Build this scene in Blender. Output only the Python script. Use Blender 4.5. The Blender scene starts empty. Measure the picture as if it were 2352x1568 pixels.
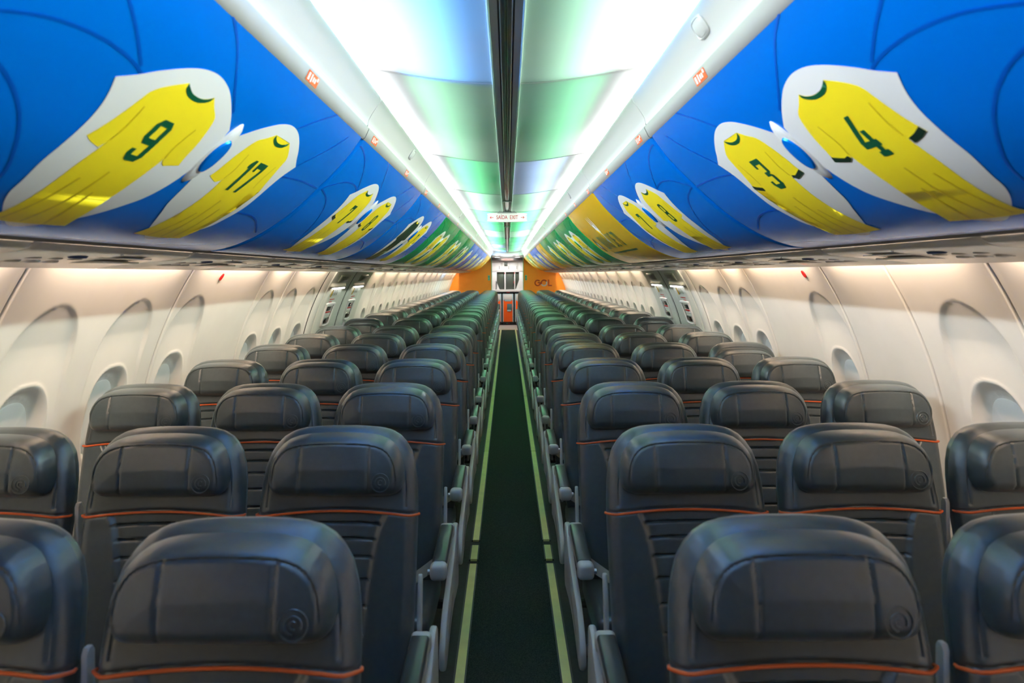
import bpy, bmesh, math, random
import numpy as np
from mathutils import Vector, Matrix
random.seed(3)
S = bpy.context.scene
COL = S.collection
EYE = 1.59                      # eye height above the cabin floor
PI = math.pi

# ------------------------------------------------------------------ materials
def mat(name, col, rough=.5, metal=0., spec=.5, coat=0., bump=None, emit=None, noise=None, alpha=None):
    m = bpy.data.materials.new(name); m.use_nodes = True
    nt = m.node_tree; b = nt.nodes['Principled BSDF']
    b.inputs['Base Color'].default_value = (*col, 1)
    b.inputs['Roughness'].default_value = rough
    b.inputs['Metallic'].default_value = metal
    b.inputs['Specular IOR Level'].default_value = spec
    if coat:
        b.inputs['Coat Weight'].default_value = coat
        b.inputs['Coat Roughness'].default_value = .12
    tc = None
    if bump or noise:
        tc = nt.nodes.new('ShaderNodeTexCoord')
    if bump:
        sc, st, dist = bump
        n = nt.nodes.new('ShaderNodeTexNoise'); n.inputs['Scale'].default_value = sc; n.inputs['Detail'].default_value = 3
        nt.links.new(tc.outputs['Object'], n.inputs['Vector'])
        bp = nt.nodes.new('ShaderNodeBump'); bp.inputs['Strength'].default_value = st; bp.inputs['Distance'].default_value = dist
        nt.links.new(n.outputs['Fac'], bp.inputs['Height']); nt.links.new(bp.outputs['Normal'], b.inputs['Normal'])
    if noise:
        sc, amt = noise
        n = nt.nodes.new('ShaderNodeTexNoise'); n.inputs['Scale'].default_value = sc; n.inputs['Detail'].default_value = 4
        nt.links.new(tc.outputs['Object'], n.inputs['Vector'])
        r = nt.nodes.new('ShaderNodeValToRGB')
        r.color_ramp.elements[0].position = .3; r.color_ramp.elements[1].position = .7
        r.color_ramp.elements[0].color = (*[c*(1-amt) for c in col], 1)
        r.color_ramp.elements[1].color = (*[min(1, c*(1+amt)) for c in col], 1)
        nt.links.new(n.outputs['Fac'], r.inputs['Fac']); nt.links.new(r.outputs['Color'], b.inputs['Base Color'])
    if name.startswith('dark_leather'):
        b.inputs['Sheen Weight'].default_value = .12; b.inputs['Sheen Roughness'].default_value = .40; b.inputs['Coat Weight'].default_value = .6; b.inputs['Coat Roughness'].default_value = .30; b.inputs['Coat IOR'].default_value = 1.6; b.inputs['Sheen Tint'].default_value = (.75, .95, 1, 1)
    if emit:
        c, s = emit
        b.inputs['Emission Color'].default_value = (*c, 1); b.inputs['Emission Strength'].default_value = s
    return m
def srgb(r, g, b):
    f = lambda c: (c/255/12.92 if c/255 <= .04045 else ((c/255+.055)/1.055)**2.4)
    return (f(r), f(g), f(b))

M = {}
M['leather'] = mat('dark_leather', (.030, .046, .054), .42, spec=.65, bump=(420, .12, .002), noise=(60, .12))
M['leather2'] = mat('dark_leather_panel', (.031, .047, .055), .42, spec=.65, bump=(420, .12, .002), noise=(60, .12))
M['orange'] = mat('orange_piping', srgb(212, 92, 34), .5)
M['grey_plastic'] = mat('pale_grey_plastic', (.44, .45, .45), .38)
M['pad'] = mat('armrest_rubber', (.035, .04, .04), .28)
M['metal'] = mat('brushed_metal', (.55, .56, .57), .3, metal=1)
M['darkmetal'] = mat('dark_metal', (.05, .05, .05), .4, metal=.6)
M['belt'] = mat('belt_webbing', (.24, .22, .19), .6, bump=(900, .3, .001))
M['blue'] = mat('blue_vinyl', srgb(0, 130, 255), .2, metal=.36, spec=.15)
M['blue_line'] = mat('dark_blue_print', srgb(0, 98, 218), .34, metal=.38, spec=.22)
M['green'] = mat('green_vinyl', srgb(0, 172, 96), .2, metal=.36, spec=.2)
M['green_line'] = mat('dark_green_print', srgb(0, 134, 74), .34, metal=.38, spec=.22)
M['yellowbin'] = mat('yellow_vinyl', srgb(252, 202, 34), .2, metal=.36, spec=.2)
M['yellow_line'] = mat('yellow_print_line', srgb(250, 214, 90), .35)
M['print_white'] = mat('white_print', (.78, .78, .80), .32)
M['print_yellow'] = mat('yellow_print', srgb(252, 226, 40), .36, spec=.3)
M['print_fold'] = mat('yellow_fold_print', srgb(226, 194, 20), .32, coat=.2)
M['print_green'] = mat('green_print', srgb(10, 86, 56), .32)
M['print_dark'] = mat('dark_print', srgb(22, 46, 34), .35)
M['print_silver'] = mat('silver_print', srgb(214, 220, 226), .3)
M['white'] = mat('white_plastic', (.64, .64, .635), .34)
M['rail'] = mat('white_rail', (.37, .37, .365), .3)
M['cream'] = mat('cream_plastic', srgb(236, 222, 196), .4)
M['cove'] = mat('cove_cover_plastic', (.62, .62, .615), .36)
M['ceil'] = mat('ceiling_panel', (.46, .47, .48), .4, spec=.4, noise=(3, .03))
M['wall'] = mat('sidewall_panel', (.74, .725, .69), .42, noise=(8, .02))
M['door'] = mat('exit_door_panel', (.62, .63, .58), .45)
M['shade'] = mat('window_shade', (.72, .74, .74), .35)
M['psu'] = mat('service_unit_plastic', (.80, .78, .74), .2)
M['psu_dark'] = mat('service_unit_recess', (.42, .41, .39), .4)
M['psu_blue'] = mat('blue_button', (.05, .08, .2), .3)
M['black'] = mat('black_gap', (.004, .004, .004), .6)
M['gloss'] = mat('glossy_channel', (.30, .33, .32), .12, metal=.85)
M['carpet'] = mat('aisle_carpet', (.026, .036, .031), .95, spec=.1, bump=(700, .5, .003), noise=(260, .6))
M['floor'] = mat('dark_floor', (.018, .018, .018), .7, noise=(40, .3))
M['strip'] = mat('glow_strip', srgb(226, 226, 152), .5, noise=(14, .06))
M['strip_edge'] = mat('strip_edge', (.06, .06, .055), .5)
M['vinyl'] = mat('pale_vinyl_floor', (.52, .47, .46), .45)
M['bulk'] = mat('orange_bulkhead', srgb(255, 152, 36), .5, noise=(30, .03))
M['logo'] = mat('logo_dark_orange', srgb(176, 66, 14), .5)
M['logo_grey'] = mat('logo_grey', srgb(206, 204, 200), .4)
M['frame_green'] = mat('green_lit_trim_and_placard', srgb(150, 205, 170), .4)  # green light on the doorway trim put into its colour; placard frames share it
M['teal'] = mat('teal_placard', srgb(70, 170, 150), .5)
M['galley'] = mat('galley_white', (.74, .74, .74), .4)
M['bay'] = mat('galley_bay', srgb(92, 98, 92), .35, metal=.3)
M['cart'] = mat('cart_orange', srgb(255, 96, 12), .45)
M['cart_frame'] = mat('cart_frame', srgb(176, 208, 220), .35, metal=.2)
M['glass'] = mat('cart_glass', srgb(90, 120, 125), .12)
M['dim_sign'] = mat('dim_sign_face', (.13, .09, .075), .5)
M['red'] = mat('red_sign', srgb(196, 30, 34), .5)
M['sign_face'] = mat('sign_face', (.8, .8, .77), .4, emit=((1, .98, .94), .12))
M['sign_text'] = mat('sign_text', srgb(206, 24, 30), .5)
M['sticker'] = mat('orange_sticker', srgb(255, 104, 40), .4)
M['sticker_white'] = mat('sticker_white', (.8, .8, .8), .4)
M['exit_box'] = mat('exit_box', (.30, .33, .27), .4)
M['sign_lens'] = mat('sign_lens', (.20, .22, .18), .3)
M['exit_text'] = mat('exit_box_text', srgb(60, 24, 22), .5)
M['lampglow'] = mat('lamp_glow', (1, 1, 1), .4, emit=((1, .97, .92), 4))
M['barglow'] = mat('light_bar_glow', (1, 1, 1), .4, emit=((1, .98, .95), 2.2))
M['chrome'] = mat('chrome', (.62, .62, .62), .12, metal=1)
M['pink'] = mat('pale_pink_placard', srgb(226, 214, 218), .5)

# ------------------------------------------------------------------ builders
def tag(o, label=None, cat=None, group=None, kind=None):
    if label: o['label'] = label
    if cat: o['category'] = cat
    if group: o['group'] = group
    if kind: o['kind'] = kind
    return o
def empty(name, loc, label=None, cat=None, group=None):
    o = bpy.data.objects.new(name, None); COL.objects.link(o); o.location = loc
    o.empty_display_size = .1
    return tag(o, label, cat, group)
class MB:
    def __init__(s): s.v = []; s.f = []; s.m = []; s.mats = []; s.sm = []
    def mi(s, m):
        m = M[m] if isinstance(m, str) else m
        if m not in s.mats: s.mats.append(m)
        return s.mats.index(m)
    def add(s, vs, fs, m, smooth=True):
        o = len(s.v); k = s.mi(m)
        s.v += [tuple(v) for v in vs]
        for f in fs: s.f.append([i+o for i in f]); s.m.append(k); s.sm.append(smooth)
    def addbm(s, bm, m, smooth=True):
        bm.verts.index_update()
        s.add([v.co[:] for v in bm.verts], [[v.index for v in f.verts] for f in bm.faces], m, smooth); bm.free()
    def box(s, c, d, m, r=0., seg=2, rot=None):
        bm = bmesh.new(); bmesh.ops.create_cube(bm, size=1)
        bmesh.ops.scale(bm, vec=d, verts=bm.verts)
        if r: bmesh.ops.bevel(bm, geom=bm.edges[:], offset=min(r, min(d)*.49), segments=seg, profile=.5, affect='EDGES')
        if rot is not None: bmesh.ops.transform(bm, matrix=rot, verts=bm.verts)
        bmesh.ops.translate(bm, vec=c, verts=bm.verts)
        s.addbm(bm, m, r > 0)
    def tube(s, pts, r, m, n=8, cap=True):
        P = [Vector(p) for p in pts]; rs = r if isinstance(r, (list, tuple)) else [r]*len(P)
        vs = []; fs = []; up = None
        for i, p in enumerate(P):
            t = (P[min(i+1, len(P)-1)]-P[max(i-1, 0)]).normalized()
            if up is None:
                up = t.orthogonal().normalized()
            up = (up-t*up.dot(t)).normalized(); b = t.cross(up)
            for k in range(n):
                a = 2*PI*k/n; vs.append(p+(up*math.cos(a)+b*math.sin(a))*rs[i])
        for i in range(len(P)-1):
            for k in range(n):
                fs.append([i*n+k, i*n+(k+1) % n, (i+1)*n+(k+1) % n, (i+1)*n+k])
        if cap: fs.append(list(range(n))[::-1]); fs.append([(len(P)-1)*n+k for k in range(n)])
        s.add(vs, fs, m)
    def prism(s, poly, axis, a, b, m, smooth=False):   # poly in the two other axes, extruded along axis
        n = len(poly)
        def pt(p, t): return {0: (t, p[0], p[1]), 1: (p[0], t, p[1]), 2: (p[0], p[1], t)}[axis]
        vs = [pt(p, a) for p in poly]+[pt(p, b) for p in poly]
        fs = [[i, (i+1) % n, (i+1) % n+n, i+n] for i in range(n)]+[list(range(n))[::-1], [i+n for i in range(n)]]
        s.add(vs, fs, m, smooth)
    def prism_round(s, poly, axis, a, b, m, e=.004):     # extruded outline with rounded edges
        P = [Vector(p) for p in poly]; n = len(P)
        area2 = sum(P[i].x*P[(i+1) % n].y-P[(i+1) % n].x*P[i].y for i in range(n)); sg = 1 if area2 > 0 else -1
        N = []
        for i in range(n):
            t = (P[(i+1) % n]-P[i-1]).normalized(); N.append(Vector((t.y, -t.x))*sg)
        def pt(p, t): return {0: (t, p[0], p[1]), 1: (p[0], t, p[1]), 2: (p[0], p[1], t)}[axis]
        vs = []; L = [(a, e), (a+e*.3, e*.3), (a+e, 0), (b-e, 0), (b-e*.3, e*.3), (b, e)]
        for t, q in L: vs += [pt(P[i]-N[i]*q, t) for i in range(n)]
        fs = [[j*n+i, j*n+(i+1) % n, (j+1)*n+(i+1) % n, (j+1)*n+i] for j in range(5) for i in range(n)]+[list(range(n))[::-1], [5*n+i for i in range(n)]]
        s.add(vs, fs, m)
    def disc(s, c, r, m, axis=1, n=20, h=.004, ry=None):
        poly = [(c[(0 if axis else 1)]+r*math.cos(2*PI*i/n), c[(2 if axis != 2 else 1)]+(ry or r)*math.sin(2*PI*i/n)) for i in range(n)]
        s.prism(poly, axis, c[axis]-h/2, c[axis]+h/2, m)
    def grid(s, vs, nu, nv, m, flip=False):            # vs row-major nv rows of nu
        fs = []
        for j in range(nv-1):
            for i in range(nu-1):
                q = [j*nu+i, j*nu+i+1, (j+1)*nu+i+1, (j+1)*nu+i]
                fs.append(q[::-1] if flip else q)
        s.add(vs, fs, m)
    def build(s, name, parent=None, fix=True, map=None, auto=40):
        vs = [map(*v) for v in s.v] if map else s.v
        me = bpy.data.meshes.new(name); me.from_pydata(vs, [], s.f)
        for m in s.mats: me.materials.append(m)
        me.polygons.foreach_set('material_index', s.m); me.polygons.foreach_set('use_smooth', s.sm)
        if fix:
            bm = bmesh.new(); bm.from_mesh(me)
            bmesh.ops.recalc_face_normals(bm, faces=bm.faces)
            bm.to_mesh(me); bm.free()
        if auto:
            try: me.set_sharp_from_angle(angle=math.radians(auto))
            except Exception: pass
        me.update()
        o = bpy.data.objects.new(name, me); COL.objects.link(o)
        if parent is not None: o.parent = parent
        return o
def copy_tree(o, parent=None, first=True):
    c = o.copy(); COL.objects.link(c)
    if parent is not None: c.parent = parent
    for ch in o.children: copy_tree(ch, c, False)
    return c
def smooth_poly(pts, corners=(), n=6, closed=True):
    out = []; N = len(pts); P = [Vector((p[0], p[1])) for p in pts]
    for i in range(N if closed else N-1):
        p1, p2 = P[i], P[(i+1) % N]
        p0 = P[i-1] if (closed or i > 0) else p1
        p3 = P[(i+2) % N] if (closed or i+2 < N) else p2
        if i in corners: p0 = p1
        if (i+1) % N in corners: p3 = p2
        for k in range(n):
            t = k/n
            q = .5*((2*p1)+(p2-p0)*t+(2*p0-5*p1+4*p2-p3)*t*t+(3*p1-p0-3*p2+p3)*t**3)
            out.append((q.x, q.y))
    if not closed: out.append(tuple(P[-1]))
    return out
def text_geo(txt, size, sx=1.):                        # flat text mesh, centred, in (x, y)
    cu = bpy.data.curves.new('text', 'FONT'); cu.body = txt; cu.size = size; cu.align_x = 'CENTER'; cu.align_y = 'CENTER'; cu.resolution_u = 4
    o = bpy.data.objects.new('text', cu); COL.objects.link(o)
    dg = bpy.context.evaluated_depsgraph_get(); dg.update()
    me = bpy.data.meshes.new_from_object(o.evaluated_get(dg))
    vs = [(v.co.x*sx, v.co.y) for v in me.vertices]; fs = [list(p.vertices) for p in me.polygons]
    bpy.data.objects.remove(o); bpy.data.curves.remove(cu); bpy.data.meshes.remove(me)
    return vs, fs

# ------------------------------------------------------------------ cabin sections
def hermite(P, n):
    P = np.array(P); t = np.r_[0, np.cumsum(np.linalg.norm(np.diff(P, axis=0), axis=1))]
    m = np.gradient(P, t, axis=0); tt = np.linspace(0, t[-1], n); out = []
    for u in tt:
        i = min(np.searchsorted(t, u, side='right')-1, len(t)-2); h = t[i+1]-t[i]; s = (u-t[i])/h
        out.append((2*s**3-3*s**2+1)*P[i]+(s**3-2*s**2+s)*h*m[i]+(-2*s**3+3*s**2)*P[i+1]+(s**3-s**2)*h*m[i+1])
    return tt, np.array(out)
BT, BC = hermite([(.4855, .461), (.535, .395), (.637, .289), (.767, .1785), (.866, .1205), (.934, .0945), (.985, .084), (1.012, .083)], 120)
BN = np.gradient(BC, BT, axis=0); BN = np.c_[-BN[:, 1], BN[:, 0]]; BN /= np.linalg.norm(BN, axis=1)[:, None]
BN = np.where((BN[:, 0] > 0)[:, None], -BN, BN)         # points to the aisle and down
TMAX = BT[-1]
def bmap(side):                                        # (y, t, c): along the cabin, down the bin face, off the face
    def f(y, t, c):
        X = np.interp(t, BT, BC[:, 0]); H = np.interp(t, BT, BC[:, 1]); nx = np.interp(t, BT, BN[:, 0]); nh = np.interp(t, BT, BN[:, 1])
        return (side*(X+nx*c), y, EYE+H+nh*c)
    return f
WR, WZ = 1.755, .67
def wmap(side):                                        # (y, z, c): along the cabin, height, off the wall inwards
    def f(y, z, c):
        th = math.asin(max(-1, min(1, (z-WZ)/WR))); R = WR-c
        return (side*R*math.cos(th), y, WZ+R*math.sin(th))
    return f
def decal(mb, poly, c, m, ts=26):                      # polygon in (y, t) laid on a curved face
    bm = bmesh.new()
    vs = [bm.verts.new((p[0], p[1], c)) for p in poly]
    try: bm.faces.new(vs)
    except ValueError: bm.free(); return
    bmesh.ops.triangulate(bm, faces=bm.faces[:])
    t0 = min(p[1] for p in poly); t1 = max(p[1] for p in poly)
    k = math.floor(t0*40)+1
    while k/40 < t1:
        bmesh.ops.bisect_plane(bm, geom=bm.verts[:]+bm.edges[:]+bm.faces[:], plane_co=(0, k/40, c), plane_no=(0, 1, 0)); k += 1
    mb.addbm(bm, m, True)
def decal_mesh(mb, vs, fs, c, m):
    for f in fs: decal(mb, [vs[i] for i in f], c, m)
def ribbon(mb, pts, w, c, m):
    P = smooth_poly(pts, n=6, closed=False); vs = []; fs = []
    for i, p in enumerate(P):
        a = Vector(P[max(i-1, 0)]); b = Vector(P[min(i+1, len(P)-1)]); d = (b-a).normalized(); n = Vector((-d.y, d.x))*w/2
        vs += [(p[0]+n.x, p[1]+n.y, c), (p[0]-n.x, p[1]-n.y, c)]
    for i in range(len(P)-1): fs.append([2*i, 2*i+1, 2*i+3, 2*i+2])
    mb.add(vs, fs, m)

# ------------------------------------------------------------------ seat
def dist_poly(pts, poly):
    P = np.array(pts); d = np.full(len(P), 9.)
    Q = np.array(poly); Q2 = np.roll(Q, -1, axis=0)
    for a, b in zip(Q, Q2):
        ab = b-a; L = ab@ab
        if L < 1e-12: continue
        t = np.clip(((P-a)@ab)/L, 0, 1); e = P-(a+t[:, None]*ab); d = np.minimum(d, np.hypot(e[:, 0], e[:, 1]))
    return d
def pillow(half, zs, nx, front, back):
    """closed cushion: half = right half outline (x, z) bottom to top; front / back give y from arrays x, z, d"""
    half = np.array(half); hz = half[:, 1]; hx = half[:, 0]
    o = np.argsort(hz, kind='stable'); w = np.interp(zs, hz[o], hx[o])
    us = np.sin(np.linspace(-PI/2, PI/2, nx))*.35+np.linspace(-1, 1, nx)*.65
    X = (w[:, None]*us[None, :]); Z = np.repeat(np.array(zs)[:, None], nx, axis=1)
    poly = [(w[j], zs[j]) for j in range(len(zs))]+[(-w[j], zs[j]) for j in range(len(zs)-1, -1, -1)]
    x, z = X.ravel(), Z.ravel(); d = dist_poly(np.c_[x, z], poly)
    yf = front(x, z, d); yb = back(x, z, d)
    mb = MB(); n = len(x); nz = len(zs)
    vs = [(x[i], yf[i], z[i]) for i in range(n)]+[(x[i], yb[i], z[i]) for i in range(n)]
    fs = []
    for j in range(nz-1):
        for i in range(nx-1):
            a = j*nx+i; fs.append([a, a+1, a+nx+1, a+nx]); fs.append([n+a, n+a+nx, n+a+nx+1, n+a+1])
    rim = [i for i in range(nx)]+[j*nx+nx-1 for j in range(1, nz)]+[(nz-1)*nx+i for i in range(nx-2, -1, -1)]+[j*nx for j in range(nz-2, 0, -1)]
    for k in range(len(rim)):
        a, b = rim[k], rim[(k+1) % len(rim)]; fs.append([b, a, n+a, n+b])
    return mb, vs, fs
LEAN = .25
ylean = lambda z: LEAN*(np.asarray(z)-.943)
sst = lambda a, b, x: (lambda t: t*t*(3-2*t))(np.clip((x-a)/(b-a), 0, 1))
def edge(d, R): return np.sqrt(np.clip(1-(1-np.clip(d/R, 0, 1))**2, 0, 1))
zpip = lambda x: .944-.34*np.asarray(x)**2
GROOVES = [.912, .873, .828, .772, .709, .64, .57, .50]
def back_front(x, z, d):
    y = ylean(z)-.042*edge(d, .036)
    ax = np.abs(x)
    zz = z+.34*x**2*np.clip((z-.6)/.34, 0, 1)
    low = sst(.944, .938, zz)
    xb = np.interp(z, [.45, .57, .64, .75, .82, .87, .91, .945], [.078, .080, .084, .093, .102, .110, .122, .142])
    bol = sst(xb-.006, xb+.008, ax)
    y = y+low*(1-bol)*.008-low*bol*.003
    g = np.zeros_like(y)
    for zg in GROOVES: g = np.maximum(g, np.exp(-((zz-zg)/.0028)**2))
    y = y+low*(1-bol)*g*.0105
    y = y-low*(1-bol)*.003*np.sin(np.clip((zz-.45)*90, 0, 100))*0
    y = y+.0035*np.exp(-((d-.030)/.003)**2)*(z > .95)     # stitched seam round the shell
    y = y+.004*np.exp(-((zz-.947)/.004)**2)
    return y
def back_back(x, z, d): return ylean(z)+.048*edge(d, .04)
BACK = [(.205, .44), (.211, .47), (.216, .60), (.219, .75), (.221, .90), (.220, .96), (.217, 1.01), (.211, 1.05), (.199, 1.088), (.183, 1.112), (.165, 1.130), (.140, 1.144), (.110, 1.1515), (.07, 1.1555), (.035, 1.157)]
HEAD = [(.148, .986), (.164, .990), (.176, .999), (.182, 1.012), (.185, 1.03), (.1845, 1.05), (.181, 1.075), (.175, 1.095), (.166, 1.113), (.154, 1.128), (.138, 1.140), (.115, 1.149), (.09, 1.154), (.06, 1.157), (.03, 1.158)]
HEAD = [(p[0], .985+(p[1]-.986)*.945) for p in HEAD]
def head_front(x, z, d):
    y = ylean(z)-.048
    s = np.clip(d/(.018+.034*np.clip((1.06-z)/.07, 0, 1)), 0, 1); y = y-.050*(1-(1-s)**2.)**(1/2.)-.006*np.clip(d/.08, 0, 1)
    y = y-.004*np.cos(np.clip(x/.184, -1, 1)*PI/2)-.007*np.sin(np.clip((z-.986)/.12, 0, 1)*PI/2)+.006
    y = y+.0036*np.exp(-((d-.019)/.0022)**2)*sst(1.005, 1.04, z)
    inn = sst(.012, .022, d)
    y = y+inn*.0042*np.exp(-((np.abs(x)-.093)/.0028)**2)
    return y
def head_back(x, z, d): return ylean(z)-.030-.010*(d < .004)
def make_backrest():
    zs = np.r_[np.linspace(.44, .56, 16), np.linspace(.565, .92, 130), np.linspace(.924, .96, 13), np.linspace(.968, 1.10, 22), np.linspace(1.105, 1.157, 18)]
    mb, vs, fs = pillow(BACK, zs, 88, back_front, back_back); mb.add(vs, fs, 'leather'); return mb
def make_head():
    zs = .985+(np.r_[np.linspace(.986, 1.01, 9), np.linspace(1.015, 1.12, 26), np.linspace(1.124, 1.158, 17)]-.986)*.945
    mb, vs, fs = pillow(HEAD, zs, 96, head_front, head_back); mb.add(vs, fs, 'leather2'); return mb
mesh_cache = {}
def emblem_mb():
    mb = MB(); cx, cz = .128, 1.031
    yy = lambda x, z: float(head_front(np.array([x]), np.array([z]), np.array([.05]))[0])
    def ring(r, a0, a1, tr, n):
        pts = []
        for i in range(n+1):
            a = a0+(a1-a0)*i/n; X, Z = cx+r*math.cos(a), cz+r*math.sin(a); dd = min(.05, .184-abs(X)+.0); pts.append((X, yy(X, Z)-.0002, Z))
        mb.tube(pts, tr, 'leather2', 6)
    ring(.0235, 0, 2*PI, .0014, 28); ring(.0135, -.4, 4.6, .0018, 18); ring(.0060, .8, 5.2, .0015, 10)
    return mb
def make_seat(kind, side, variant, raised):
    """kind aisle / middle / window; side -1 left of the aisle, +1 right"""
    a = -side                                            # towards the aisle
    root = empty('airline_seat', (0, 0, 0))
    def part(key, fn, name, parent=root):
        if key in mesh_cache:
            o = bpy.data.objects.new(name, mesh_cache[key]); COL.objects.link(o); o.parent = parent
        else:
            o = fn().build(name, parent); mesh_cache[key] = o.data
        return o
    part('back', make_backrest, 'backrest')
    h = part('head', make_head, 'headrest')
    if variant: h.location = (0, -.012, -.034)
    part('emblem', emblem_mb, 'embossed_emblem', h)
    def pip():
        mb = MB(); pts = []
        for x in np.linspace(-.2215, .2215, 41):
            z = float(zpip(x)); dd = .222-abs(x)
            y = float(ylean(z)-.042*edge(np.array([max(dd, .004)]), .036)[0])-.002
            pts.append((x, y, z))
        e = pts[0]; pts = [(e[0]-.002, e[1]+.012, e[2]-.001), (e[0]-.0035, e[1]+.004, e[2])]+pts; e = pts[-1]
        pts += [(e[0]+.0035, e[1]+.004, e[2]), (e[0]+.002, e[1]+.012, e[2]-.001)]
        mb.tube(pts, .0034, 'orange', 8); return mb
    tag(part('piping', pip, 'piping'), 'thin orange piping across the backrest')
    def cush():
        mb = MB(); bm = bmesh.new(); bmesh.ops.create_cube(bm, size=1)
        bmesh.ops.scale(bm, vec=(.425, .47, .10), verts=bm.verts)
        bmesh.ops.bevel(bm, geom=bm.edges[:], offset=.03, segments=4, profile=.5, affect='EDGES')
        bmesh.ops.subdivide_edges(bm, edges=[e for e in bm.edges if e.calc_length() > .2], cuts=6, use_grid_fill=True)
        for v in bm.verts:
            v.co.z += .018*(-v.co.y/.235)-.006*max(0, 1-(v.co.x/.2)**2)*(v.co.z > 0)
            v.co += Vector((0, -.285, .418))
        mb.addbm(bm, 'leather'); return mb
    part('cushion', cush, 'seat_cushion')
    def belt():
        mb = MB(); vs = []; fs = []; n = 22
        for i in range(n):
            t = i/(n-1); x = a*(.212-.27*t); y = -.165-.26*t-.02*math.sin(t*PI)
            z = .535-.050*min(1, t*2.2)**.7+.012*math.sin(t*PI)*(1-t)
            tw = .9-.9*t; dx, dz = .0, .024
            vs += [(x, y-.024*math.cos(tw), z-.024*math.sin(tw)), (x, y+.024*math.cos(tw), z+.024*math.sin(tw))]
        for i in range(n-1): fs.append([2*i, 2*i+1, 2*i+3, 2*i+2])
        vs2 = [(v[0], v[1], v[2]-.002) for v in vs]
        mb.add(vs, fs, 'belt'); mb.add(vs2, fs, 'belt')
        mb.box((a*.214, -.15, .54), (.03, .03, .035), 'darkmetal', .006)
        return mb
    part('belt%d' % side, belt, 'seat_belt')
    def arm():
        mb = MB(); x = a*.2425
        R = Matrix.Rotation(math.radians(4), 4, 'X')
        mb.box((x, -.285, .622), (.048, .33, .04), 'grey_plastic', .012, 3, R)
        mb.box((x, -.13, .628), (.054, .035, .052), 'grey_plastic', .012, 3)
        return mb
    def armpad():
        mb = MB(); R = Matrix.Rotation(math.radians(4), 4, 'X')
        mb.box((a*.2425, -.295, .641), (.050, .29, .022), 'pad', .009, 3, R); return mb
    def armcap():
        mb = MB(); mb.box((a*.2425, -.462, .618), (.056, .05, .054), 'grey_plastic', .016, 4)
        mb.tube([(a*.2425-.0*a, -.462, .615), (a*.2425-a*.036, -.462, .615)], .009, 'metal', 10); return mb
    def armup():
        mb = MB(); x = a*.2325
        mb.prism_round([(.004+p[0], p[1]) for p in [(-.010, .62), (.010, .62), (.016, .80), (.014, .945), (.008, .955), (-.004, .955), (-.010, .945), (-.012, .80)]], 0, x-.006, x+.006, 'grey_plastic', .003)
        return mb
    if raised:
        ar = part('armup%d' % side, armup, 'armrest'); tag(ar, 'pale grey armrest folded up')
    else:
        ar = part('arm%d' % side, arm, 'armrest')
        part('armpad%d' % side, armpad, 'armrest_pad', ar); part('armcap%d' % side, armcap, 'end_cap', ar)
    if kind == 'aisle':
        def panel():
            mb = MB(); prof = smooth_poly([(-.02, .60), (-.06, .625), (-.105, .615), (-.20, .565), (-.36, .53), (-.50, .50), (-.585, .44), (-.60, .385), (-.575, .355), (-.50, .365), (-.36, .40), (-.22, .40), (-.10, .385), (-.02, .40)], n=5)
            x0, x1 = sorted((a*.255, a*.276)); n = len(prof)
            mb.prism_round(prof, 0, x0, x1, 'grey_plastic', .007)
            bm = bmesh.new()
            mb2 = MB(); 
            rec = smooth_poly([(-.30, .475), (-.40, .455), (-.47, .43), (-.48, .415), (-.40, .42), (-.30, .44)], n=4)
            xo = a*.2765; vs = [(xo, p[0], p[1]) for p in rec]; mb.add(vs, [list(range(len(vs)))], 'psu')
            bm.free(); return mb
        tag(part('panel%d' % side, panel, 'side_panel'), 'pale grey plastic panel on the aisle side')
        def strip():
            mb = MB(); x = a*.226
            pr = smooth_poly([(-.072, .45), (-.062, .60), (-.045, .70), (-.030, .745), (-.018, .755), (-.008, .745), (-.014, .70), (-.03, .60), (-.045, .45)], corners=(0, 8), n=4)
            mb.prism_round([(p[0]+.01, p[1]) for p in pr], 0, x-.006, x+.006, 'grey_plastic', .003); return mb
        tag(part('strip%d' % side, strip, 'hinge_cover'), 'narrow pale grey hinge cover')
    def leg(yy):
        def f():
            mb = MB(); yb = yy-.0
            mb.tube([(0, yy, .37), (0, yy*.9+.0, .18), (0, yb, .02)], .016, 'darkmetal', 8); mb.box((0, yb, .012), (.05, .09, .024), 'darkmetal', .005)
            return mb
        return f
    part('legf', leg(-.43), 'leg'); part('legr', leg(-.10), 'leg')
    def pan():
        mb = MB(); mb.box((0, -.27, .358), (.41, .44, .03), 'darkmetal', .008)
        mb.tube([(-.235, -.10, .34), (.235, -.10, .34)], .018, 'darkmetal'); mb.tube([(-.235, -.43, .34), (.235, -.43, .34)], .018, 'darkmetal'); return mb
    part('pan', pan, 'seat_frame')
    return root

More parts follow.
